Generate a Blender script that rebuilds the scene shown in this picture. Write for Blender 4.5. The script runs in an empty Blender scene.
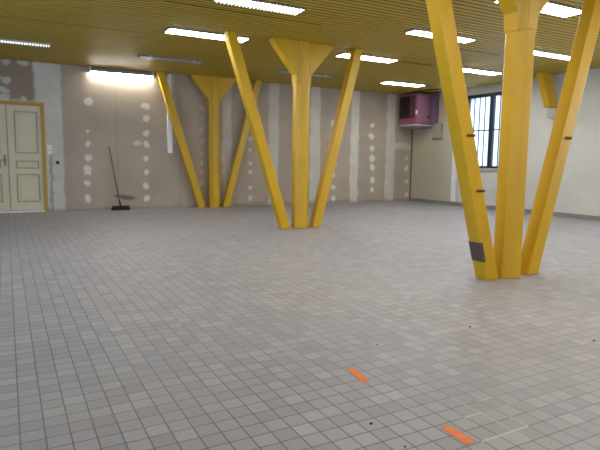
import bpy, bmesh, math, random
import numpy as np
from mathutils import Vector, Matrix

random.seed(7)
rng = np.random.default_rng(5)
COL = bpy.context.scene.collection

# ------------------------------------------------------------------ room
XL, XR = -4.0, 9.376          # left / right wall
YF, YB = -3.0, 11.10          # wall behind the camera / back wall
H = 2.72                      # ceiling height
TILE = 0.0819

# ------------------------------------------------------------------ camera
FPX, YAW, PITCH, ROLL = 537.45, 0.49972, 0.11811, 0.01313
fw = Vector((math.sin(YAW)*math.cos(PITCH), math.cos(YAW)*math.cos(PITCH), -math.sin(PITCH)))
rt = Vector((math.cos(YAW), -math.sin(YAW), 0))
up = rt.cross(fw)
rt, up = rt*math.cos(ROLL) + up*math.sin(ROLL), up*math.cos(ROLL) - rt*math.sin(ROLL)
cam_d = bpy.data.cameras.new('camera')
cam_d.sensor_width = 36.0
cam_d.lens = FPX/600*36
cam_d.clip_start = 0.05
cam = bpy.data.objects.new('camera', cam_d)
COL.objects.link(cam)
cam.matrix_world = Matrix(((rt.x, up.x, -fw.x, 0), (rt.y, up.y, -fw.y, 0), (rt.z, up.z, -fw.z, 1.0), (0, 0, 0, 1)))
bpy.context.scene.camera = cam

def survey(px, py, axis, val):
    """photo pixel -> measured point on the plane axis=val of the room"""
    d = rt*((px-300)/FPX) - up*((py-225)/FPX) + fw
    t = (val - (0, 0, 1.0)[axis])/d[axis]
    return Vector((0, 0, 1.0)) + d*t

def back(px, py):
    p = survey(px, py, 1, YB)
    return p.x, p.z

# ------------------------------------------------------------------ materials
def new_mat(name):
    m = bpy.data.materials.new(name); m.use_nodes = True
    nt = m.node_tree
    b = nt.nodes['Principled BSDF']
    return m, nt, b

def N(nt, kind, **kw):
    n = nt.nodes.new(kind)
    for k, v in kw.items():
        if k.startswith('i_'):
            key = k[2:]
            n.inputs[int(key) if key.isdigit() else key].default_value = v
        else:
            setattr(n, k, v)
    return n

def math_n(nt, op, a, b=None, c=None):
    n = nt.nodes.new('ShaderNodeMath'); n.operation = op
    for i, v in enumerate((a, b, c)):
        if v is None: continue
        if isinstance(v, (int, float)): n.inputs[i].default_value = v
        else: nt.links.new(v, n.inputs[i])
    return n.outputs[0]

def mix_col(nt, fac, a, b, blend='MIX'):
    n = nt.nodes.new('ShaderNodeMix'); n.data_type = 'RGBA'; n.blend_type = blend
    for i, v in ((0, fac), (6, a), (7, b)):
        if isinstance(v, (int, float)): n.inputs[i].default_value = v
        elif isinstance(v, tuple): n.inputs[i].default_value = v if len(v) == 4 else (*v, 1)
        else: nt.links.new(v, n.inputs[i])
    return n.outputs[2]

def ramp(nt, fac, stops):
    n = nt.nodes.new('ShaderNodeValToRGB')
    while len(n.color_ramp.elements) < len(stops): n.color_ramp.elements.new(0.5)
    for e, (p, c) in zip(n.color_ramp.elements, stops):
        e.position = p; e.color = (*c, 1) if len(c) == 3 else c
    nt.links.new(fac, n.inputs[0])
    return n.outputs[0]

def mottled(name, c1, c2, scale=4.0, rough=0.5, metallic=0.0, bump=0.0, bscale=60, spec=0.5, detail=4, stretch=None):
    m, nt, b = new_mat(name)
    tc = N(nt, 'ShaderNodeTexCoord')
    src = tc.outputs['Object']
    if stretch:
        mp = N(nt, 'ShaderNodeMapping'); mp.inputs['Scale'].default_value = stretch
        nt.links.new(src, mp.inputs[0]); src = mp.outputs[0]
    nz = N(nt, 'ShaderNodeTexNoise', i_Scale=scale, i_Detail=detail)
    nt.links.new(src, nz.inputs['Vector'])
    c = ramp(nt, nz.outputs['Fac'], [(0.3, c1), (0.7, c2)])
    nt.links.new(c, b.inputs['Base Color'])
    b.inputs['Roughness'].default_value = rough
    b.inputs['Metallic'].default_value = metallic
    b.inputs['Specular IOR Level'].default_value = spec
    if bump:
        nb = N(nt, 'ShaderNodeTexNoise', i_Scale=bscale, i_Detail=3)
        nt.links.new(tc.outputs['Object'], nb.inputs['Vector'])
        bp = N(nt, 'ShaderNodeBump', i_Strength=bump, i_Distance=0.01)
        nt.links.new(nb.outputs['Fac'], bp.inputs['Height'])
        nt.links.new(bp.outputs[0], b.inputs['Normal'])
    return m

def emissive(name, col, strength):
    m, nt, b = new_mat(name)
    b.inputs['Base Color'].default_value = (0.9, 0.9, 0.9, 1)
    b.inputs['Emission Color'].default_value = (*col, 1)
    b.inputs['Emission Strength'].default_value = strength
    return m

M_YELLOW = mottled('yellow_paint', (0.53, 0.305, 0.003), (0.61, 0.36, 0.005), 5, 0.40, bump=0.12, bscale=45, stretch=(1, 1, 0.3))
M_DOOR_FRAME = mottled('door_frame_paint', (0.42, 0.23, 0.02), (0.50, 0.28, 0.03), 5, 0.5)
M_DOOR = mottled('cream_door_paint', (0.62, 0.555, 0.375), (0.66, 0.59, 0.40), 3, 0.5)
M_MOULD = mottled('shadowed_door_moulding', (0.33, 0.285, 0.17), (0.37, 0.32, 0.19), 3, 0.5)  # darker door cream, moulding shade put into the colour
M_STEEL = mottled('brushed_metal', (0.2, 0.18, 0.14), (0.3, 0.28, 0.22), 20, 0.45, metallic=0.9)
M_ALU = mottled('threshold_metal', (0.7, 0.72, 0.78), (0.85, 0.87, 0.9), 20, 0.4, metallic=0.2)
M_WHITE = mottled('white_plastic', (0.62, 0.61, 0.56), (0.70, 0.69, 0.64), 6, 0.45)
M_LIGHT_WHITE = mottled('bright_white_plastic', (0.75, 0.75, 0.80), (0.85, 0.85, 0.9), 6, 0.4)
M_GREY_HOUSING = mottled('grey_lamp_housing', (0.16, 0.155, 0.15), (0.22, 0.21, 0.20), 8, 0.5)
M_NAVY = mottled('dark_navy_frame', (0.010, 0.014, 0.030), (0.016, 0.021, 0.042), 6, 0.45)
M_SILL = mottled('pale_sill', (0.42, 0.41, 0.42), (0.5, 0.49, 0.5), 6, 0.6)
M_BASE = mottled('grey_skirting', (0.20, 0.195, 0.18), (0.26, 0.25, 0.235), 5, 0.5)
M_RED = mottled('faded_red_paint', (0.235, 0.068, 0.083), (0.30, 0.095, 0.12), 3, 0.45)
M_DUCT = mottled('dull_duct_paint', (0.30, 0.28, 0.23), (0.35, 0.33, 0.27), 5, 0.6)
M_PINK = mottled('lit_pink_panel', (0.27, 0.10, 0.15), (0.33, 0.13, 0.19), 3, 0.45)  # casing red made pinker: the lit side put into the colour
M_MAUVE = mottled('mauve_sheet_metal', (0.14, 0.08, 0.13), (0.18, 0.10, 0.16), 4, 0.5)
M_BLACK = mottled('black_bristle', (0.006, 0.006, 0.007), (0.014, 0.014, 0.015), 60, 0.8)
M_GRILLE = mottled('dark_grille', (0.016, 0.008, 0.010), (0.03, 0.014, 0.016), 12, 0.6)
M_WOOD = mottled('worn_wood_handle', (0.14, 0.075, 0.045), (0.2, 0.11, 0.07), 12, 0.6)
M_PLASTER_BLOCK = mottled('painted_corbel', (0.40, 0.39, 0.36), (0.46, 0.45, 0.41), 6, 0.7)
M_TAPE = mottled('orange_tape', (0.62, 0.13, 0.018), (0.72, 0.19, 0.03), 30, 0.5)
M_DARK_TAPE = mottled('dark_brown_tape', (0.07, 0.045, 0.04), (0.10, 0.066, 0.056), 30, 0.6)
M_RUST = mottled('rusty_bolt_metal', (0.06, 0.022, 0.012), (0.12, 0.04, 0.02), 40, 0.7)
M_LIT = emissive('lit_diffuser', (1.0, 1.0, 0.97), 24.0)
M_LIT_WALL = emissive('lit_tube', (1.0, 0.965, 0.88), 130.0)
M_LIT_LOUVRE = emissive('lit_louvre_diffuser', (1.0, 0.98, 0.92), 1.7)
M_UNLIT = mottled('unlit_diffuser', (0.42, 0.40, 0.40), (0.50, 0.48, 0.48), 8, 0.35)
M_LOUVRE = mottled('louvre_blade', (0.40, 0.41, 0.36), (0.5, 0.5, 0.45), 8, 0.4)
M_WALL_PLAIN = mottled('plain_wall_paint', (0.50, 0.46, 0.40), (0.55, 0.51, 0.44), 1.2, 0.8)

# ceiling slats
def ceiling_mat():
    m, nt, b = new_mat('yellow_ceiling_slats')
    tc = N(nt, 'ShaderNodeTexCoord')
    mp = N(nt, 'ShaderNodeMapping'); mp.inputs['Scale'].default_value = (0.5, 7.0, 1)
    nt.links.new(tc.outputs['Object'], mp.inputs[0])
    nz = N(nt, 'ShaderNodeTexNoise', i_Scale=1.4, i_Detail=4)
    nt.links.new(mp.outputs[0], nz.inputs['Vector'])
    c = ramp(nt, nz.outputs['Fac'], [(0.3, (0.48, 0.33, 0.024)), (0.7, (0.57, 0.405, 0.042))])
    nt.links.new(c, b.inputs['Base Color'])
    b.inputs['Roughness'].default_value = 0.5
    b.inputs['Specular IOR Level'].default_value = 0.3
    return m
M_CEIL = ceiling_mat()
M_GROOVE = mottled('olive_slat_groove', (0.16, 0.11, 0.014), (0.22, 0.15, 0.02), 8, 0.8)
M_SLOT = mottled('dark_ceiling_gap', (0.012, 0.009, 0.004), (0.02, 0.015, 0.006), 8, 0.9)

# plasterboard: colours come from a vertex attribute computed on the wall grid
def board_mat():
    m, nt, b = new_mat('plasterboard_with_filler')
    a = N(nt, 'ShaderNodeAttribute', attribute_name='paint')
    tc = N(nt, 'ShaderNodeTexCoord')
    nz = N(nt, 'ShaderNodeTexNoise', i_Scale=1.6, i_Detail=5)
    nt.links.new(tc.outputs['Object'], nz.inputs['Vector'])
    k = ramp(nt, nz.outputs['Fac'], [(0.25, (0.88, 0.88, 0.89)), (0.75, (1.08, 1.06, 1.04))])
    c = mix_col(nt, 1.0, a.outputs['Color'], k, 'MULTIPLY')
    nt.links.new(c, b.inputs['Base Color'])
    b.inputs['Roughness'].default_value = 0.85
    b.inputs['Specular IOR Level'].default_value = 0.2
    return m
M_BOARD = board_mat()

# painted block wall (right)
def right_wall_mat():
    m, nt, b = new_mat('cream_painted_blockwork')
    tc = N(nt, 'ShaderNodeTexCoord')
    mp = N(nt, 'ShaderNodeMapping'); mp.inputs['Rotation'].default_value = (0, 0, 0)
    sep = N(nt, 'ShaderNodeSeparateXYZ'); nt.links.new(tc.outputs['Object'], sep.inputs[0])
    cmb = N(nt, 'ShaderNodeCombineXYZ')
    nt.links.new(sep.outputs[1], cmb.inputs[0]); nt.links.new(sep.outputs[2], cmb.inputs[1])
    br = N(nt, 'ShaderNodeTexBrick', i_Scale=1.0)
    br.inputs['Brick Width'].default_value = 0.42; br.inputs['Row Height'].default_value = 0.2
    br.inputs['Mortar Size'].default_value = 0.006; br.inputs['Mortar Smooth'].default_value = 0.4
    br.inputs['Color1'].default_value = (0.615, 0.605, 0.56, 1)
    br.inputs['Color2'].default_value = (0.60, 0.59, 0.545, 1)
    br.inputs['Mortar'].default_value = (0.575, 0.565, 0.51, 1)
    nt.links.new(cmb.outputs[0], br.inputs['Vector'])
    nz = N(nt, 'ShaderNodeTexNoise', i_Scale=0.9, i_Detail=4)
    nt.links.new(tc.outputs['Object'], nz.inputs['Vector'])
    k = ramp(nt, nz.outputs['Fac'], [(0.3, (0.9, 0.89, 0.87)), (0.7, (1.05, 1.05, 1.04))])
    c = mix_col(nt, 1.0, br.outputs['Color'], k, 'MULTIPLY')
    # darker and browner towards the back corner
    g = N(nt, 'ShaderNodeMapRange'); g.interpolation_type = 'SMOOTHSTEP'
    nt.links.new(sep.outputs[1], g.inputs[0]); g.inputs[1].default_value = 9.0; g.inputs[2].default_value = 10.3
    c = mix_col(nt, g.outputs[0], c, mix_col(nt, 1.0, c, (0.80, 0.72, 0.56), 'MULTIPLY'))
    nt.links.new(c, b.inputs['Base Color'])
    b.inputs['Roughness'].default_value = 0.6
    b.inputs['Specular IOR Level'].default_value = 0.3
    return m
M_RIGHT = right_wall_mat()

# floor tiles with a few whitened joints
def floor_mat():
    m, nt, b = new_mat('grey_quarry_tiles')
    tc = N(nt, 'ShaderNodeTexCoord')
    mp = N(nt, 'ShaderNodeMapping')
    mp.inputs['Location'].default_value = (10*TILE - 0.001, 10*TILE*10 - 0.069, 0)
    nt.links.new(tc.outputs['Object'], mp.inputs[0])
    br = N(nt, 'ShaderNodeTexBrick', i_Scale=1.0)
    br.offset = 0.0; br.squash = 1.0
    br.inputs['Brick Width'].default_value = TILE; br.inputs['Row Height'].default_value = TILE
    br.inputs['Mortar Size'].default_value = 0.0030; br.inputs['Mortar Smooth'].default_value = 0.25
    br.inputs['Color1'].default_value = (0, 0, 0, 1); br.inputs['Color2'].default_value = (1, 1, 1, 1)
    br.inputs['Mortar'].default_value = (0.5, 0.5, 0.5, 1)
    nt.links.new(mp.outputs[0], br.inputs['Vector'])
    tile = ramp(nt, br.outputs['Color'], [(0.0, (0.272, 0.262, 0.284)), (0.5, (0.303, 0.293, 0.315)), (0.85, (0.323, 0.313, 0.332)), (1.0, (0.352, 0.339, 0.352))])
    n1 = N(nt, 'ShaderNodeTexNoise', i_Scale=0.7, i_Detail=5, i_Roughness=0.6)
    nt.links.new(tc.outputs['Object'], n1.inputs['Vector'])
    big = ramp(nt, n1.outputs['Fac'], [(0.3, (0.90, 0.92, 0.95)), (0.7, (1.07, 1.03, 0.98))])
    n2 = N(nt, 'ShaderNodeTexNoise', i_Scale=90, i_Detail=3)
    nt.links.new(tc.outputs['Object'], n2.inputs['Vector'])
    fine = ramp(nt, n2.outputs['Fac'], [(0.3, (0.93, 0.93, 0.93)), (0.7, (1.06, 1.06, 1.06))])
    c = mix_col(nt, 1.0, tile, big, 'MULTIPLY')
    c = mix_col(nt, 1.0, c, fine, 'MULTIPLY')
    # grout: dark, worn away to a dusty tone in patches
    n3 = N(nt, 'ShaderNodeTexNoise', i_Scale=0.8, i_Detail=3)
    nt.links.new(mp.outputs[0], n3.inputs['Vector'])
    sep = N(nt, 'ShaderNodeSeparateXYZ'); nt.links.new(tc.outputs['Object'], sep.inputs[0])
    x, y = sep.outputs[0], sep.outputs[1]
    wear = math_n(nt, 'ADD', n3.outputs['Fac'], math_n(nt, 'MULTIPLY', math_n(nt, 'SUBTRACT', x, 1.0), 0.11))
    grout = ramp(nt, wear, [(0.38, (0.10, 0.092, 0.094)), (0.80, (0.235, 0.215, 0.208))])
    c = mix_col(nt, math_n(nt, 'MULTIPLY', br.outputs['Fac'], 0.92), c, grout)
    def band(v, lo, hi):
        return math_n(nt, 'MULTIPLY', math_n(nt, 'GREATER_THAN', v, lo), math_n(nt, 'LESS_THAN', v, hi))
    tot = None
    jx = lambda k: k*TILE + 0.001
    jy = lambda k: k*TILE + 0.069 + (0.0)
    w = 0.0035
    segs = [(1.47, 1.722, jy(15)-w, jy(15)+w, 0.8), (jx(21)-w, jx(21)+w, 1.30, 1.385, 0.55), (jx(20)-w, jx(20)+w, 1.22, 1.63, 0.5),
            (1.552, 1.645, jy(17)-w, jy(17)+w, 0.8), (1.645, 1.86, jy(17)-w, jy(17)+w, 0.3), (1.715, 1.80, jy(18)-w, jy(18)+w, 0.55)]
    for x0, x1, y0, y1, s in segs:
        k = math_n(nt, 'MULTIPLY', math_n(nt, 'MULTIPLY', band(x, x0, x1), band(y, y0, y1)), s)
        tot = k if tot is None else math_n(nt, 'MAXIMUM', tot, k)
    c = mix_col(nt, math_n(nt, 'MULTIPLY', tot, 0.85), c, (0.62, 0.58, 0.52))
    nt.links.new(c, b.inputs['Base Color'])
    r = ramp(nt, n1.outputs['Fac'], [(0.3, (0.48, 0.48, 0.48)), (0.7, (0.62, 0.62, 0.62))])
    nt.links.new(r, b.inputs['Roughness'])
    b.inputs['Specular IOR Level'].default_value = 0.45
    bp = N(nt, 'ShaderNodeBump', i_Strength=0.35, i_Distance=0.002); bp.invert = True
    nt.links.new(br.outputs['Fac'], bp.inputs['Height'])
    nt.links.new(bp.outputs[0], b.inputs['Normal'])
    return m
M_FLOOR = floor_mat()

# window pane: obscured glass
def glass_mat():
    m = bpy.data.materials.new('obscured_glass'); m.use_nodes = True
    nt = m.node_tree; nt.nodes.clear()
    out = N(nt, 'ShaderNodeOutputMaterial')
    tr = N(nt, 'ShaderNodeBsdfTransparent'); tr.inputs[0].default_value = (0.93, 0.97, 1.0, 1)
    tl = N(nt, 'ShaderNodeBsdfTranslucent'); tl.inputs[0].default_value = (0.9, 0.95, 1.0, 1)
    gl = N(nt, 'ShaderNodeBsdfGlossy'); gl.inputs['Roughness'].default_value = 0.15
    m1 = N(nt, 'ShaderNodeMixShader', i_0=0.55); m2 = N(nt, 'ShaderNodeMixShader', i_0=0.05)
    nt.links.new(tr.outputs[0], m1.inputs[1]); nt.links.new(tl.outputs[0], m1.inputs[2])
    nt.links.new(m1.outputs[0], m2.inputs[1]); nt.links.new(gl.outputs[0], m2.inputs[2])
    nt.links.new(m2.outputs[0], out.inputs[0])
    return m
M_GLASS = glass_mat()

# ------------------------------------------------------------------ mesh helpers
def bm_box(bm, lo, hi):
    x0, y0, z0 = lo; x1, y1, z1 = hi
    v = [bm.verts.new(p) for p in ((x0,y0,z0),(x1,y0,z0),(x1,y1,z0),(x0,y1,z0),(x0,y0,z1),(x1,y0,z1),(x1,y1,z1),(x0,y1,z1))]
    for f in ((0,3,2,1),(4,5,6,7),(0,1,5,4),(1,2,6,5),(2,3,7,6),(3,0,4,7)):
        bm.faces.new([v[i] for i in f])

def bm_loft(bm, rings, cap=True):
    R = [[bm.verts.new(p) for p in r] for r in rings]
    n = len(R[0])
    for a, b in zip(R[:-1], R[1:]):
        for i in range(n):
            bm.faces.new((a[i], a[(i+1) % n], b[(i+1) % n], b[i]))
    if cap:
        bm.faces.new(list(reversed(R[0]))); bm.faces.new(R[-1])

def bm_tube(bm, p0, p1, r0, r1=None, n=12):
    p0, p1 = Vector(p0), Vector(p1); r1 = r0 if r1 is None else r1
    d = (p1-p0).normalized(); a = d.orthogonal().normalized(); b = d.cross(a)
    ring = lambda p, r: [p + a*(r*math.cos(2*math.pi*i/n)) + b*(r*math.sin(2*math.pi*i/n)) for i in range(n)]
    bm_loft(bm, [ring(p0, r0), ring(p1, r1)])

def obj(name, bm, mat, parent=None, bevel=0.0, origin=None, smooth=False):
    bmesh.ops.recalc_face_normals(bm, faces=bm.faces)
    if origin is not None:
        bmesh.ops.translate(bm, verts=bm.verts, vec=-Vector(origin))
    me = bpy.data.meshes.new(name); bm.to_mesh(me); bm.free()
    me.materials.append(mat)
    if smooth:
        for p in me.polygons: p.use_smooth = True
    o = bpy.data.objects.new(name, me); COL.objects.link(o)
    if origin is not None and parent is None: o.location = origin
    if parent: o.parent = parent
    if bevel:
        md = o.modifiers.new('bevel', 'BEVEL'); md.width = bevel; md.segments = 2; md.limit_method = 'ANGLE'
    return o

def tag(o, label, cat, group=None):
    o['label'] = label; o['category'] = cat
    if group: o['group'] = group
    return o

def thing(name, label, cat, loc, group=None):
    o = bpy.data.objects.new(name, None); COL.objects.link(o); o.location = loc
    o.empty_display_size = 0.1
    return tag(o, label, cat, group)

def struct(name, bm, mat, parent=None, **kw):
    o = obj(name, bm, mat, parent, **kw)
    if parent is None: o['kind'] = 'structure'
    return o

def box_obj(name, lo, hi, mat, parent=None, bevel=0.0):
    bm = bmesh.new(); bm_box(bm, lo, hi)
    return obj(name, bm, mat, parent, bevel)

# ------------------------------------------------------------------ setting
bm = bmesh.new(); bm_box(bm, (XL-0.2, YF-0.2, -0.12), (XR+0.2, YB+0.3, 0.0))
struct('floor', bm, M_FLOOR)

# ceiling: V-jointed slats running parallel to the back wall
bm = bmesh.new()
P = 0.098; prof = []
y = YF-0.1
while y < YB+0.1:
    prof += [(y, 0.018), (y+0.009, 0.018), (y+0.014, 0.0), (y+P-0.014, 0.0), (y+P-0.009, 0.018), (y+P, 0.018)]
    y += P
xa, xb = XL-0.1, XR+0.1
va = [bm.verts.new((xa, py, H+dz)) for py, dz in prof]
vb = [bm.verts.new((xb, py, H+dz)) for py, dz in prof]
for i in range(len(prof)-1):
    if (Vector(prof[i])-Vector(prof[i+1])).length < 1e-6: continue
    fc = bm.faces.new((va[i], vb[i], vb[i+1], va[i+1]))
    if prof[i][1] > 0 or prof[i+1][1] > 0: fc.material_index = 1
bm_box(bm, (xa, YF-0.1, H+0.02), (xb, YB+0.3, H+0.12))
ceil = struct('ceiling', bm, M_CEIL)
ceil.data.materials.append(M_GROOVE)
# open joints between slats (dark gaps), part of the ceiling
def gap(x0, x1, yy, w=0.022):
    bm = bmesh.new(); bm_box(bm, (x0, yy-w/2, H-0.0012), (x1, yy+w/2, H+0.004))
    obj('open_joint', bm, M_SLOT, ceil)
def on_ceil(px, py): return survey(px, py, 2, H)
gap(-0.6, 1.95, on_ceil(80, 25.5).y, 0.018)
gap(1.6, 3.6, on_ceil(240, 12.3).y, 0.016)
gap(on_ceil(400, 61.8).x, on_ceil(436, 65.3).x, on_ceil(417, 63.5).y, 0.035)
gap(on_ceil(455, 48).x, on_ceil(500, 55.6).x, on_ceil(476, 51.5).y, 0.020)
gap(on_ceil(426, 85.7).x, 9.2, on_ceil(433, 86.7).y, 0.04)

# --- back wall: grid of plasterboard with filler joints, screw dabs, stains and dark patches
door_x0, door_x1, door_z1 = -0.60, 0.665, 2.005
STEP = 0.018
gx = np.arange(XL, XR+STEP, STEP); gx[-1] = XR
i0, i1 = int(np.argmin(abs(gx-door_x0))), int(np.argmin(abs(gx-door_x1)))
gx[i0], gx[i1] = door_x0, door_x1
gz = np.linspace(0, H+0.006, int(H/STEP)+1)
k1 = int(np.argmin(abs(gz-door_z1))); gz[k1] = door_z1
X, Z = np.meshgrid(gx, gz, indexing='ij')

def vnoise(x, z, f, seed):
    r = np.random.default_rng(seed); T = r.random((512, 128))
    u, v = x*f+60.3, z*f+3.7
    iu, iv = np.floor(u).astype(int), np.floor(v).astype(int)
    a, b = u-iu, v-iv
    a, b = a*a*(3-2*a), b*b*(3-2*b)
    g = lambda i, j: T[i % 512, j % 128]
    return (g(iu,iv)*(1-a)+g(iu+1,iv)*a)*(1-b) + (g(iu,iv+1)*(1-a)+g(iu+1,iv+1)*a)*b - 0.5
n_mid = vnoise(X, Z, 7, 1)+0.5*vnoise(X, Z, 15, 2)
n_fine = vnoise(X, Z, 24, 3)
n_big = vnoise(X, Z, 1.1, 4)
n_col = vnoise(X, Z*0.15, 3, 6)

board = np.array((0.405, 0.340, 0.266)); filler = np.array((0.60, 0.57, 0.50)); dab_c = np.array((0.72, 0.70, 0.64))
C = np.ones(X.shape+(3,))*board
C *= (1+0.10*n_big+0.05*n_col)[..., None]
def sm(e0, e1, v):
    t = np.clip((v-e0)/(e1-e0), 0, 1); return t*t*(3-2*t)
def blend(mask, col):
    global C
    C = C*(1-mask[..., None]) + np.array(col)*mask[..., None]
def bx(px, py=150): return back(px, py)[0]
def stripe(xl, xr, zl=0.0, zh=3.0, s=1.0, wob=0.035, col=filler):
    e = 0.018
    xx = X + n_mid*wob + n_fine*0.012; zz = Z + n_mid*0.06
    m = sm(xl-e, xl+e, xx)*(1-sm(xr-e, xr+e, xx))*sm(zl-0.03, zl+0.03, zz)*(1-sm(zh-0.03, zh+0.03, zz))
    blend(np.clip(m*s*(1.0+0.3*n_mid), 0, 1), col)
def dab(px, py, rx=0.062, rz=0.075, s=0.85):
    x0, z0 = back(px, py)
    a = rng.uniform(-0.9, 0.9)
    rx *= rng.uniform(0.75, 1.2); rz *= rng.uniform(0.75, 1.15)
    dx, dz = X-x0, Z-z0
    u = (dx*math.cos(a)+dz*math.sin(a))/rx; v = (-dx*math.sin(a)+dz*math.cos(a))/rz
    d = np.sqrt(u*u+v*v) + n_mid*0.9 + n_fine*0.35
    blend((1-sm(0.72, 1.08, d))*s, dab_c)

# darker board above the door, filler around the door opening
m = (1-sm(bx(33, 80)-0.02, bx(33, 80)+0.02, X+n_mid*0.05))*sm(back(10, 100)[1]-.02, back(10, 100)[1]+.02, Z+n_mid*0.05)
blend(m*0.8, board*np.array((0.72, 0.62, 0.57)))
stripe(-2.0, bx(34, 98), door_z1-0.02, back(10, 98.5)[1], 0.75, col=filler*np.array((.92, .88, .82)))
xl_band = bx(34.5, 80)
wid = bx(61.5, 100)-xl_band
stripe(xl_band, bx(62.2, 120), 0, 3, 0.9, 0.04)
xx = X+n_mid*0.04
m = (sm(0.705, 0.72, xx)*(1-sm(0.755, 0.775, xx)))*(1-sm(1.0, 1.15, Z))*0.65
blend(m*(0.7+0.8*np.clip(n_mid+0.2, 0, 1)), (0.20, 0.17, 0.15))
for a, b_, s in ((222.5, 231.5, 0.75), (268.5, 278.5, 0.75), (310, 320, 0.85), (350.5, 358.5, 0.9), (386, 394.5, 0.85)):
    stripe(bx(a), bx(b_), 0, 3, s, 0.035)
stripe(bx(394), bx(411), back(402, 149.5)[1], back(402, 142.5)[1], 0.6, 0.03)
stripe(bx(167, 90), bx(175, 90), 1.3, 3, 0.4, 0.03)
# faint butt joints between boards
for px in (117.5, 180, 295):
    blend((1-sm(0.004, 0.016, abs(X-bx(px))))*0.35, board*0.6)
for py in (101.5, 130.7, 143.5, 157.7, 170.7, 184, 198): dab(87.8, py)
for py in (106, 119, 133, 145, 159, 172, 186, 197.7): dab(146.3, py)
dab(136.7, 143.5, 0.085, 0.055, 0.6)
for py in (108, 118, 130, 142, 153, 163, 172, 183): dab(202, py, 0.045, 0.05, 0.32)
for py in (138, 150, 163, 172, 187, 198): dab(250, py, 0.05, 0.055, 0.6)
for py in (124, 138, 150, 165, 175, 188, 198): dab(333, py, 0.075, 0.085, 0.8)
for py in (125.7, 136.7, 147.7, 158, 168, 179, 190): dab(372, py, 0.075, 0.085, 0.85)
for py in (158.5, 168, 181, 195): dab(406.5, py, 0.06, 0.06, 0.6)
for px, py in ((5, 80), (5, 90), (4, 98), (24, 62.5), (6, 61.5), (24, 98.5)): dab(px, py, 0.085, 0.085, 0.6)
# dark patch low on the wall beside the broom
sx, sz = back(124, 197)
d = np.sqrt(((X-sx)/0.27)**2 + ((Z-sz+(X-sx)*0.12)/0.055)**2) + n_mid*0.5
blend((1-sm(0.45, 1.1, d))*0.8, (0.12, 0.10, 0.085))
# darker strip at the foot of the wall
blend((1-sm(0.02, 0.09, Z+n_mid*0.05))*0.35, (0.17, 0.15, 0.13))

nx, nz_ = X.shape
idx = np.arange(nx*nz_).reshape(nx, nz_)
faces = []
for i in range(nx-1):
    for k in range(nz_-1):
        if i0 <= i < i1 and k < k1: continue
        faces.append((idx[i, k], idx[i+1, k], idx[i+1, k+1], idx[i, k+1]))
verts = np.stack((X.ravel(), np.full(X.size, YB), Z.ravel()), 1).tolist()
nb = len(verts)
# reveal of the door opening and the outer leaf of the wall
def quad(pts):
    s = len(verts); verts.extend(pts); faces.append((s, s+1, s+2, s+3))
YD = YB+0.18
quad([(door_x0, YB, 0), (door_x0, YD, 0), (door_x0, YD, door_z1), (door_x0, YB, door_z1)])
quad([(door_x1, YD, 0), (door_x1, YB, 0), (door_x1, YB, door_z1), (door_x1, YD, door_z1)])
quad([(door_x0, YB, door_z1), (door_x0, YD, door_z1), (door_x1, YD, door_z1), (door_x1, YB, door_z1)])
quad([(XL-.1, YD, -0.05), (XL-.1, YD, H+.1), (XR+.1, YD, H+.1), (XR+.1, YD, -0.05)])
me = bpy.data.meshes.new('wall_back'); me.from_pydata(verts, [], [tuple(int(a) for a in f) for f in faces]); me.update()
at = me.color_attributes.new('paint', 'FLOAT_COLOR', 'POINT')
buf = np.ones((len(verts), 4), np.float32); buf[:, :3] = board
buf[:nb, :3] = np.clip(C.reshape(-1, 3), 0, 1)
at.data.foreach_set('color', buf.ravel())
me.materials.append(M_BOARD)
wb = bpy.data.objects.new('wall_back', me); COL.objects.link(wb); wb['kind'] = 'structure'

# --- right wall with the window opening
WY0, WY1, WZ0, WZ1 = 7.77, 9.30, 0.90, 2.54
bm = bmesh.new()
T = 0.25
for lo, hi in (((XR, YF-.1, 0), (XR+T, WY0, H+.02)), ((XR, WY1, 0), (XR+T, YB+.15, H+.02)),
               ((XR, WY0, 0), (XR+T, WY1, WZ0)), ((XR, WY0, WZ1), (XR+T, WY1, H+.02))):
    bm_box(bm, lo, hi)
struct('wall_right', bm, M_RIGHT)
bm = bmesh.new(); bm_box(bm, (XL-.2, YF-.2, 0), (XL, YB+.1, H+.02)); struct('wall_left', bm, M_WALL_PLAIN)
bm = bmesh.new(); bm_box(bm, (XL, YF-.2, 0), (XR, YF, H+.02)); struct('wall_front', bm, M_WALL_PLAIN)
bm = bmesh.new(); bm_box(bm, (XR-0.012, YF, 0.0), (XR, YB-0.002, 0.084)); struct('baseboard_right', bm, M_BASE)
# dark corner strip between the boards and the blockwork
bm = bmesh.new(); bm_box(bm, (XR-0.03, YB-0.012, 0.0), (XR-0.001, YB-0.001, 1.95)); struct('trim_1', bm, mottled('dark_corner_strip', (0.07, 0.045, 0.03), (0.10, 0.065, 0.045), 8, 0.7))

# --- window
WX = XR+0.05
win = bpy.data.objects.new('window_1', None); COL.objects.link(win); win['kind'] = 'structure'
win.location = (XR, (WY0+WY1)/2, WZ0)
def wpart(name, boxes, mat, bevel=0.0):
    bm = bmesh.new()
    for lo, hi in boxes: bm_box(bm, lo, hi)
    o = obj(name, bm, mat, None, bevel, origin=win.location)
    o.location = (0, 0, 0); o.parent = win
    return o
WM = 8.525
fr = 0.075
wpart('window_frame', [((WX-.03, WY0, WZ0), (WX+.03, WY0+fr, WZ1)), ((WX-.03, WY1-fr-.03, WZ0), (WX+.03, WY1, WZ1)),
                       ((WX-.03, WY0+fr, WZ1-.075), (WX+.03, WY1-fr-.03, WZ1)), ((WX-.03, WY0+fr, WZ0), (WX+.03, WY1-fr-.03, WZ0+.05))], M_NAVY)
wpart('mullion', [((WX-.035, WM-.055, WZ0+.05), (WX+.035, WM+.055, WZ1-.075))], M_NAVY)
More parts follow.
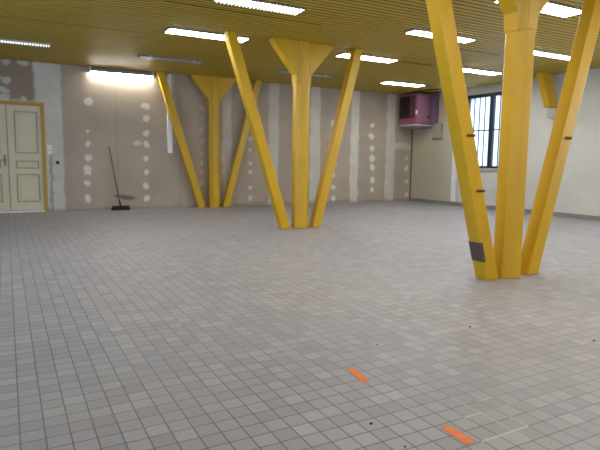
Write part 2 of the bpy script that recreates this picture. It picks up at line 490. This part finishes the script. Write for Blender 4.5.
for a, b_ in ((WY0+fr, WM-.055), (WM+.055, WY1-fr-.03)):
    wpart('pane', [((WX+.028, a, WZ0+.05), (WX+.034, b_, WZ1-.075))], M_GLASS)
    wpart('crossbar', [((WX-.018, a, 1.722), (WX-.002, b_, 1.750))], M_NAVY)
    n = 4
    for q in range(1, n):
        yy = a+(b_-a)*q/n
        wpart('bar', [((WX-.014, yy-.010, WZ0+.05), (WX+.004, yy+.010, WZ1-.075))], M_NAVY)
wpart('window_sill', [((XR-0.035, WY0-.05, WZ0-.06), (XR+.06, WY1+.05, WZ0))], M_SILL, 0.006)

# --- door in the back wall
door = bpy.data.objects.new('door_1', None); COL.objects.link(door); door['kind'] = 'structure'
DO = Vector(((door_x0+door_x1)/2, YB, 0)); door.location = DO
def dpart(name, boxes, mat, parent=door, bevel=0.0, bmx=None):
    bm = bmx or bmesh.new()
    for lo, hi in boxes: bm_box(bm, lo, hi)
    o = obj(name, bm, mat, None, bevel, origin=DO); o.location = (0, 0, 0); o.parent = parent
    return o
f = 0.055
dpart('door_frame', [((door_x0+.001, YB-.012, 0), (door_x0+f, YB+.10, door_z1-.001)), ((door_x1-f, YB-.012, 0), (door_x1-.001, YB+.10, door_z1-.001)),
                     ((door_x0+f, YB-.012, door_z1-f), (door_x1-f, YB+.10, door_z1-.001))], M_DOOR_FRAME)
DS = 0.045
def leaf(xa, xb, handle_x=None):
    bm = bmesh.new()
    z0, z1 = 0.035, door_z1-f-0.004
    yf = YB+0.03
    bm_box(bm, (xa, yf, z0), (xb, yf+.045, z1))
    lf = dpart('door_leaf', [], M_DOOR, bmx=bm)
    mx0, mx1 = (xa+.115, xb-.065) if xa > 0 else (xa+.065, xb-.115)
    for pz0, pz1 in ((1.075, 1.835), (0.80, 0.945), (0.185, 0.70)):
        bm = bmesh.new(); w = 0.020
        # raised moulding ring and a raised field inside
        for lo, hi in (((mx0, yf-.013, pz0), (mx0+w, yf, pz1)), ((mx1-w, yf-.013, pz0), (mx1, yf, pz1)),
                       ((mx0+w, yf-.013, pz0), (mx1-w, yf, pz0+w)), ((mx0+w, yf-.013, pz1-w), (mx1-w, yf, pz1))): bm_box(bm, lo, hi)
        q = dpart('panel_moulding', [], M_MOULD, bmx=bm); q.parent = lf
        bm = bmesh.new()
        g = 0.05 if pz1-pz0 > .2 else 0.04
        bm_loft(bm, [[(mx0+g, yf, pz0+g), (mx1-g, yf, pz0+g), (mx1-g, yf, pz1-g), (mx0+g, yf, pz1-g)],
                     [(mx0+g+.02, yf-.010, pz0+g+.02), (mx1-g-.02, yf-.010, pz0+g+.02), (mx1-g-.02, yf-.010, pz1-g-.02), (mx0+g+.02, yf-.010, pz1-g-.02)]])
        q = dpart('panel', [], M_DOOR, bmx=bm); q.parent = lf
    if handle_x is not None:
        bm = bmesh.new()
        bm_box(bm, (handle_x-.02, yf-.008, 0.845), (handle_x+.02, yf, 1.045))
        bm_tube(bm, (handle_x, yf, 0.955), (handle_x, yf-.05, 0.955), 0.009)
        bm_tube(bm, (handle_x+.008, yf-.05, 0.955), (handle_x-.115, yf-.05, 0.950), 0.009, 0.008)
        q = dpart('door_handle', [], M_STEEL, bmx=bm); q.parent = lf
leaf(door_x0+f+.003, DS-.003, handle_x=DS-.055)
leaf(DS+.003, door_x1-f-.003)
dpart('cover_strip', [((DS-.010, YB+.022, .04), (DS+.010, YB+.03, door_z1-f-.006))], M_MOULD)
dpart('threshold', [((door_x0+f, YB-.02, 0), (door_x1-f, YB+.08, 0.026))], M_ALU)

# ------------------------------------------------------------------ timber posts and raking struts
def octagon(cx, cy, s):
    a = s/2; c = s*(1-1/math.sqrt(2))/math.sqrt(2)*1.0
    c = s*0.293
    return [(cx-a+c, cy-a), (cx+a-c, cy-a), (cx+a, cy-a+c), (cx+a, cy+a-c), (cx+a-c, cy+a), (cx-a+c, cy+a), (cx-a, cy+a-c), (cx-a, cy-a+c)]

def post(loc, label, depth=0.23):
    t = thing('timber_post', label, 'post', loc, 'yellow posts with flared heads')
    bm = bmesh.new()
    oc = octagon(0, 0, depth)
    bm_loft(bm, [[(x, y, 0.0) for x, y in oc], [(x, y, 2.16) for x, y in oc]])
    obj('shaft', bm, M_YELLOW, t, bevel=0.006)
    # head: profiled plate spreading both ways to the ceiling
    bm = bmesh.new(); hy = depth*0.5-0.002
    pr = [(-.117, 2.10), (.117, 2.10), (.130, 2.25), (.50, H-.025), (.50, H), (-.50, H), (-.50, H-.025), (-.130, 2.25)]
    w = 0.075
    bm_loft(bm, [[(x, -w, z) for x, z in pr], [(x, w, z) for x, z in pr]])
    obj('flared_bracket', bm, M_YELLOW, t, bevel=0.008)
    bm = bmesh.new()
    oc2 = octagon(0, 0, depth+.008)
    bm_loft(bm, [[(x, y, 2.11) for x, y in oc2], [(x, y, H) for x, y in oc2]])
    obj('head', bm, M_YELLOW, t, bevel=0.006)
    return t

def strut(loc, side, label, bot, top, w=0.148, d=0.128):
    """raking timber leaning outward (side -1 left, +1 right); bot/top are outer-edge offsets from the post axis"""
    t = thing('raking_strut', label, 'strut', (loc[0]+side*(bot-w/2), loc[1], 0), 'yellow struts leaning out from the posts')
    o = loc[0]-t.location.x
    xa0, xa1 = o+side*bot, o+side*(bot-w)
    xb0, xb1 = o+side*top, o+side*(top-w)
    bm = bmesh.new()
    def ring(x0, x1, z): return [(x0, -d/2, z), (x1, -d/2, z), (x1, d/2, z), (x0, d/2, z)]
    bm_loft(bm, [ring(xa0, xa1, 0.0), ring(xb0, xb1, H)])
    obj('beam', bm, M_YELLOW, t, bevel=0.008)
    def edge(z, inner=False):
        k = z/H
        a = xa0+(xb0-xa0)*k; b = xa1+(xb1-xa1)*k
        return (b if inner else a)
    t['_w'] = w
    del t['_w']
    return t, edge, d

PXS = {'nearest': 3.895, 'middle': 3.87, 'farthest': 3.88}
LO = {'nearest': (0.31, 1.15), 'middle': (0.33, 1.19), 'farthest': (0.35, 1.18)}
RO = {'nearest': (0.355, 1.11), 'middle': (0.335, 1.045), 'farthest': (0.33, 1.085)}
rows = [(3.27, 'nearest'), (7.10, 'middle'), (10.96, 'farthest')]
txt = {'nearest': 'large yellow octagonal post nearest the camera, on the right',
       'middle': 'yellow octagonal post in the centre of the floor with triangular bracket head',
       'farthest': 'yellow post standing close against the plasterboard wall'}
ltx = {'nearest': 'yellow raking strut with dark tape patch low down, left of the nearest post',
       'middle': 'yellow raking strut leaning left of the centre-floor post',
       'farthest': 'yellow strut leaning left by the plasterboard wall, next to the hanging white trunking'}
rtx = {'nearest': 'yellow raking strut leaning right of the nearest post, at the right edge',
       'middle': 'yellow raking strut leaning right of the centre-floor post, its top crossing a lit ceiling lamp',
       'farthest': 'yellow strut leaning right by the plasterboard wall, half behind another strut'}
for yy, k in rows:
    p = (PXS[k], yy, 0)
    post(p, txt[k])
    L, eL, d = strut(p, -1, ltx[k], *LO[k])
    R, eR, d = strut(p, 1, rtx[k], *RO[k])
    if k == 'nearest':
        # dark tape patch wrapped on the left face, and a bolt higher up
        bm = bmesh.new()
        z0, z1 = 0.165, 0.335; e = 0.0015
        def fx(z): return eL(z)-e
        bm_loft(bm, [[(fx(z0), -d/2-e, z0), (fx(z0)+.03, -d/2-e, z0), (fx(z0)+.03, d/2+e, z0), (fx(z0), d/2+e, z0)],
                     [(fx(z1), -d/2-e, z1), (fx(z1)+.03, -d/2-e, z1), (fx(z1)+.03, d/2+e, z1), (fx(z1), d/2+e, z1)]])
        o = obj('tape_patch', bm, M_DARK_TAPE, L); o['label'] = 'dark brown tape patch'
        for zz, dx in ((1.225, .085), (0.775, .085)):
            xi = eL(zz, True)
            bm = bmesh.new(); bm_box(bm, (xi-dx, -d/2-.010, zz-.010), (xi+.004, -d/2+.01, zz+.010))
            obj('bolt', bm, M_RUST, L, 0.003)
        zz = 1.245; xo = eR(zz)
        bm = bmesh.new(); bm_box(bm, (xo-.10, -d/2-.014, zz-.014), (xo-.02, -d/2+.01, zz+.010))
        obj('bolt', bm, M_RUST, R, 0.003)

# brace stub and corbel on the right wall, in line with the middle post
def wall_brace():
    yc = 6.97
    t = thing('wall_brace', 'short yellow timber brace rising from the right wall to the ceiling', 'brace', (XR-.1, yc, 2.09))
    bm = bmesh.new(); w = 0.07
    pr = [(9.155, 2.12), (9.19, 2.085), (9.372, 2.085), (9.372, 2.14), (9.13, H), (8.875, H), (8.875, H-.03)]
    bm_loft(bm, [[(x-t.location.x, -w, z-2.09) for x, z in pr], [(x-t.location.x, w, z-2.09) for x, z in pr]])
    obj('beam', bm, M_YELLOW, t, 0.006)
    bm = bmesh.new(); bm_box(bm, (9.235, 6.82, 1.89), (9.375, 7.02, 2.07))
    tag(obj('wall_corbel', bm, M_PLASTER_BLOCK, bevel=0.008, origin=(9.31, 6.92, 1.89)), 'small off-white block on the right wall under the yellow brace', 'block')
wall_brace()

# ------------------------------------------------------------------ ceiling lamps
FH = 0.024
def lamp(x0, x1, yc, label, kind, group, w=0.24):
    cx = (x0+x1)/2; L = x1-x0
    t = thing('ceiling_light', label, 'ceiling light', (cx, yc, H), group)
    bm = bmesh.new()
    h, a = L/2, w/2
    for lo, hi in (((-h, -a, -FH), (h, -a+.012, 0)), ((-h, a-.012, -FH), (h, a, 0)), ((-h, -a+.012, -FH), (-h+.012, a-.012, 0)), ((h-.012, -a+.012, -FH), (h, a-.012, 0)),
                   ((-h+.012, -a+.012, -.012), (h-.012, a-.012, 0))): bm_box(bm, lo, hi)
    obj('housing', bm, M_LOUVRE if kind == 'louvre' else M_GREY_HOUSING, t)
    m = {'lit': M_LIT, 'louvre': M_LIT_LOUVRE, 'bright_louvre': M_LIT, 'off': M_UNLIT}[kind]
    dz = -FH-.004 if kind in ('lit', 'off') else -.016
    bm = bmesh.new(); bm_box(bm, (-h+.010, -a+.010, dz), (h-.010, a-.010, dz+.008))
    obj('diffuser', bm, m, t)
    if 'louvre' in kind:
        nbl = 32 if kind == 'louvre' else 24
        for q in range(1, nbl):
            xx = -h+L*q/nbl
            bm = bmesh.new(); bm_box(bm, (xx-.007, -a+.012, -FH-.022), (xx+.007, a-.012, dz-.001))
            obj('louvre_blade', bm, M_BASE if kind == 'louvre' else M_LOUVRE, t)
    else:
        for s in (-1, 1):
            bm = bmesh.new(); bm_box(bm, (s*(h-.17)-.012, -a-.006, -FH-.008), (s*(h-.17)+.012, -a+.02, -.002))
            obj('clip', bm, M_WHITE, t)
    return t
LG = 'lit strip lights under the ceiling'
lamp(1.955, 3.085, 7.33, 'lit ceiling strip light with the centre-left yellow strut crossing it', 'lit', LG, 0.26)
lamp(4.77, 5.84, 7.48, 'lit ceiling strip light crossed by the right strut of the centre post', 'lit', LG, 0.26)
lamp(7.13, 8.31, 7.45, 'lit ceiling strip light in front of the window head, right of the nearest left strut', 'lit', LG, 0.24)
lamp(2.03, 3.06, 5.63, 'lit louvred ceiling light with toothed edge, at the top edge left of centre', 'bright_louvre', LG, 0.22)
lamp(4.71, 5.79, 5.70, 'lit ceiling strip light crossed by the nearest left strut', 'lit', LG, 0.20)
lamp(7.06, 8.13, 5.75, 'lit ceiling strip light between the nearest post and its right strut, lower of two', 'lit', LG, 0.18)
lamp(4.60, 5.76, 4.09, 'large lit ceiling light at the top right beside the nearest post head', 'lit', LG, 0.27)
lamp(7.18, 8.22, 9.49, 'lit ceiling strip light next to the red wall cabinet', 'lit', LG, 0.26)
lamp(-0.5, 0.68, 9.32, 'louvred ceiling light at the left edge above the door, a row of bright dots', 'louvre', LG, 0.20)
lamp(2.03, 3.12, 9.40, 'dull grey unlit ceiling strip above the hanging white trunking', 'off', 'unlit strip lights', 0.19)
lamp(4.66, 5.83, 9.47, 'dull grey unlit ceiling strip behind the head of the centre-floor post', 'off', 'unlit strip lights', 0.16)

# wall strip light at the top of the back wall
def wall_lamp():
    x0, x1 = 1.475, 2.645
    t = thing('wall_strip_light', 'bright strip light with grey housing at the top of the plasterboard wall', 'wall light', ((x0+x1)/2, YB, 2.66))
    h = (x1-x0)/2
    bm = bmesh.new(); bm_box(bm, (-h, -.10, .0), (h, -.001, .048)); bm_box(bm, (-h, -.104, -.030), (h, -.094, .048)); obj('housing', bm, M_GREY_HOUSING, t, 0.004)
    for s in (-1, 1):
        bm = bmesh.new(); bm_box(bm, (s*h-.012, -.105, -.04), (s*h+.012, -.001, .054)); obj('end_cap', bm, M_LIGHT_WHITE, t, 0.004)
        bm = bmesh.new(); bm_box(bm, (s*(h-.17)-.03, -.112, -.034), (s*(h-.17)+.03, -.103, -.005)); obj('clip', bm, M_LIGHT_WHITE, t, 0.003)
    bm = bmesh.new(); bm_tube(bm, (-h+.014, -.048, -.026), (h-.014, -.048, -.026), .020, n=14); obj('tube', bm, M_LIT_WALL, t, smooth=True)
wall_lamp()

# ------------------------------------------------------------------ things on the back wall
bm = bmesh.new(); bm_box(bm, (2.935, YB-.05, 1.135), (3.025, YB-.001, H-.002))
tag(obj('cable_trunking', bm, M_LIGHT_WHITE, bevel=0.004, origin=(2.99, YB-.018, 1.135)), 'white vertical trunking ending partway down the plasterboard wall, by the strut', 'trunking', 'white trunking')
def plate(z0, z1, label):
    t = thing('wall_switch', label, 'switch', (0.727, YB, (z0+z1)/2), 'white switch plates')
    a = (z1-z0)/2
    bm = bmesh.new(); bm_box(bm, (-.036, -.012, -a), (.036, -.001, a)); obj('cover_plate', bm, M_LIGHT_WHITE, t, 0.003)
    bm = bmesh.new(); bm_box(bm, (-.018, -.018, -a*.55), (.018, -.011, a*.55)); obj('rocker', bm, M_WHITE, t, 0.003)
plate(1.158, 1.235, 'upper white switch plate on the wall right of the door')
plate(1.072, 1.128, 'lower white switch plate on the wall right of the door')
def socket_hole():
    t = thing('socket_box', 'small dark empty socket box in the filler band right of the door', 'socket', (0.857, YB, 0.915))
    bm = bmesh.new(); bm_tube(bm, (0, -.001, 0), (0, -.008, 0), .038, n=18); obj('rim', bm, M_BASE, t)
    bm = bmesh.new(); bm_tube(bm, (0, -.0075, 0), (0, -.010, 0), .028, n=18); obj('recess', bm, M_BLACK, t)
socket_hole()
# broom
def broom():
    t = thing('push_broom', 'black-headed broom with a long thin handle leaning on the plasterboard wall', 'broom', (1.945, YB-.19, 0))
    bm = bmesh.new()
    rows_ = []
    for x, w, zt in ((-.165, .018, .078), (-.15, .030, .085), (0, .034, .09), (.15, .030, .085), (.165, .018, .078)):
        rows_.append([(x, -w, .05), (x, w, .05), (x, w*.8, zt), (x, -w*.8, zt)])
    bm_loft(bm, rows_); obj('broom_head', bm, M_BLACK, t, 0.004)
    bm = bmesh.new()
    r_ = random.Random(3)
    for i in range(34):
        for j in range(4):
            x = -.155+.31*i/33; y = -.024+.016*j
            sp = 1.12
            bm_tube(bm, (x, y, .055), (x*sp+r_.uniform(-.006, .006), y*1.5+r_.uniform(-.006, .006), .0), .0052, .004, 5)
    obj('bristles', bm, M_BLACK, t)
    bm = bmesh.new(); bm_tube(bm, (.0, 0, .08), (-.02, .022, .19), .019, .015); obj('socket', bm, M_BLACK, t)
    bm = bmesh.new(); bm_tube(bm, (-.012, .012, .12), (-.155, .172, 1.225), .0125, .0125); obj('handle', bm, M_WOOD, t, smooth=True)
broom()

# ------------------------------------------------------------------ right wall: red cabinet heater, ledge, duct with dark shade strips
def heater():
    x0, x1, y0, y1, z0, z1 = 8.80, XR-.002, 10.31, 10.96, 1.90, 2.68
    t = thing('wall_heater', 'faded red boxed wall unit with dark slatted grille, high in the back right corner', 'wall unit', ((x0+x1)/2, (y0+y1)/2, z0))
    o = Vector(t.location)
    def part(name, boxes, mat, bevel=0.0):
        bm = bmesh.new()
        for lo, hi in boxes: bm_box(bm, Vector(lo)-o, Vector(hi)-o)
        return obj(name, bm, mat, t, bevel)
    part('casing', [((x0, y0, z0+.03), (x1, y1, z1))], M_RED, 0.01)
    gr = part('grille', [((x0-.006, y0+.07, z0+.19), (x0+.001, y1-.03, z1-.06))], M_GRILLE)
    for q in range(9):
        yy = y0+.10+q*.055
        if yy < y1-.05: part('slat', [((x0-.014, yy, z0+.20), (x0-.005, yy+.014, z1-.07))], M_RED if q < 3 else M_GRILLE).parent = gr
    part('drip_edge', [((x0-.02, y0-.02, z0+.012), (x1, y1+.02, z0+.03))], M_LIGHT_WHITE, 0.004)
    part('latch', [((x0-.012, y0-.012, z0+.27), (x0+.03, y0+.012, z0+.37))], M_LIGHT_WHITE, 0.003)
    part('door_panel', [((x0+.04, y0-.008, z0+.07), (x1-.05, y0, z1-.05))], M_PINK, 0.004)
    bm = bmesh.new(); bm_tube(bm, Vector((9.19, y0-.006, 2.12))-o, Vector((9.19, y0-.035, 2.12))-o, .028); obj('knob', bm, M_BLACK, t, 0.004)
    part('side_frame', [((9.20, y0-.16, z0+.06), (x1, y0, z1-.02))], M_MAUVE, 0.008)
    part('support_ledge', [((8.88, 10.40, 1.855), (x1, 10.90, z0+.012))], M_BASE, 0.006)
    part('duct', [((9.30, 9.98, 1.60), (XR-.002, 10.27, z0+.06))], M_DUCT, 0.006)
    part('shade_edge', [((9.345, 10.275, 1.585), (XR-.002, 10.30, z0)), ((9.345, 9.97, 1.575), (XR-.002, 10.30, 1.598))], M_GREY_HOUSING)  # dark strips standing in for shade along the duct's side and underside
    return t
heater()
bm = bmesh.new(); bm_box(bm, (XR-.03, 9.46, 0.09), (XR-.001, 9.60, 1.95))
tag(obj('cable_trunking', bm, M_LIGHT_WHITE, bevel=0.004, origin=(XR-.015, 9.53, 0.09)), 'bright white vertical trunking on the right wall, just left of the window', 'trunking', 'white trunking')
# loose black cable from ceiling gap to the heater
pts = [(8.78, 10.45, 2.69), (8.78, 10.2, 2.70), (8.82, 9.9, 2.708), (9.0, 9.65, 2.708), (9.2, 9.5, 2.708)]
bm = bmesh.new()
for p, q in zip(pts[:-1], pts[1:]): bm_tube(bm, p, q, .011, n=8)
tag(obj('loose_cable', bm, M_BLACK, origin=(8.8, 10, 2.7)), 'thin black cable running over the red wall unit along the ceiling', 'cable')

# ------------------------------------------------------------------ floor markings
def tape(pts, label):
    bm = bmesh.new()
    c = sum((Vector((*p, 0)) for p in pts), Vector())/4
    bm_loft(bm, [[(x-c.x, y-c.y, 0.0003) for x, y in pts], [(x-c.x, y-c.y, 0.0016) for x, y in pts]])
    o = obj('floor_tape', bm, M_TAPE); o.location = (c.x, c.y, 0)
    return tag(o, label, 'tape', 'orange tape strips on the tiles')
tape([(1.386, 1.918), (1.428, 1.926), (1.452, 2.098), (1.415, 2.104)], 'orange tape strip on the tiles, farther from the camera')
tape([(1.402, 1.304), (1.454, 1.309), (1.446, 1.442), (1.412, 1.449)], 'orange tape strip on the tiles, nearest the camera beside pale grout lines')
def crumb(px, py, s, label):
    p = survey(px, py, 2, 0)
    bm = bmesh.new(); bmesh.ops.create_icosphere(bm, subdivisions=2, radius=s)
    r_ = random.Random(int(px))
    for v in bm.verts:
        v.co = Vector((v.co.x*1.3, v.co.y, v.co.z*0.5))*(1+r_.uniform(-.25, .25)); v.co.z = max(v.co.z, -s*.4)
    o = obj('debris_crumb', bm, M_BLACK); o.location = (p.x, p.y, s*.4)
    tag(o, label, 'debris', 'dark crumbs on the floor')
crumb(371, 424, .006, 'dark crumb on the tiles between the two orange strips')
crumb(405, 447, .004, 'tiny dark crumb at the bottom edge left of the nearer orange strip')
crumb(470, 327, .006, 'dark crumb on the tiles in front of the nearest post')
crumb(377, 345, .0045, 'tiny dark crumb beyond the farther orange strip')
crumb(594, 341, .006, 'dark crumb on the tiles near the right edge')

# ------------------------------------------------------------------ light
w = bpy.data.worlds.new('World'); bpy.context.scene.world = w; w.use_nodes = True
nt = w.node_tree; bg = nt.nodes['Background']
tc = N(nt, 'ShaderNodeTexCoord'); sp_ = N(nt, 'ShaderNodeSeparateXYZ'); nt.links.new(tc.outputs['Generated'], sp_.inputs[0])
sky = ramp(nt, math_n(nt, 'ADD', math_n(nt, 'MULTIPLY', sp_.outputs[2], 1.6), 0.5), [(0.35, (0.55, 0.68, 0.88)), (0.5, (0.85, 0.93, 1.0)), (0.8, (0.75, 0.87, 1.0))])
nt.links.new(sky, bg.inputs[0]); bg.inputs[1].default_value = 1.6

def area(name, loc, target, sx, sy, power, col):
    l = bpy.data.lights.new(name, 'AREA'); l.shape = 'RECTANGLE'; l.size = sx; l.size_y = sy; l.energy = power; l.color = col
    o = bpy.data.objects.new(name, l); COL.objects.link(o); o.location = loc
    o.rotation_euler = (Vector(target)-Vector(loc)).to_track_quat('-Z', 'Y').to_euler()
# ceiling strip lights behind the camera and out of frame
for x, y in ((0.0, 5.55), (2.5, 3.8), (5.1, 2.0), (2.5, 2.0), (7.6, 3.8), (2.5, 0.2), (5.1, 0.2)):
    area('strip_lamp', (x, y, H-.06), (x, y, 0), 1.1, 0.25, 18, (1.0, 0.93, 0.80))
# area lamps for daylight from unseen, unmodelled windows and through the visible one
area('daylight_rear', (2.0, YF+.05, 1.6), (2.6, 8, 0.8), 7.0, 1.8, 150, (0.68, 0.83, 1.0))
area('daylight_left', (XL+.05, 4.8, 1.4), (1, 4.8, 0.0), 4.0, 1.6, 300, (0.42, 0.63, 1.0))
area('daylight_right', (XR-.05, 2.8, 1.7), (2, 3.5, 0.3), 3.0, 1.6, 170, (0.68, 0.82, 1.0))
area('daylight_window', (XR+.45, 8.5, 1.75), (5, 7.5, 0.0), 3.2, 3.0, 42, (0.58, 0.78, 1.0))

sc = bpy.context.scene
sc.view_settings.view_transform = 'Standard'
sc.view_settings.look = 'None'
sc.view_settings.exposure = 0.2
sc.cycles.use_denoising = True
sc.cycles.filter_width = 1.7
sc.cycles.max_bounces = 8
sc.cycles.diffuse_bounces = 5
sc.cycles.sample_clamp_indirect = 6.0
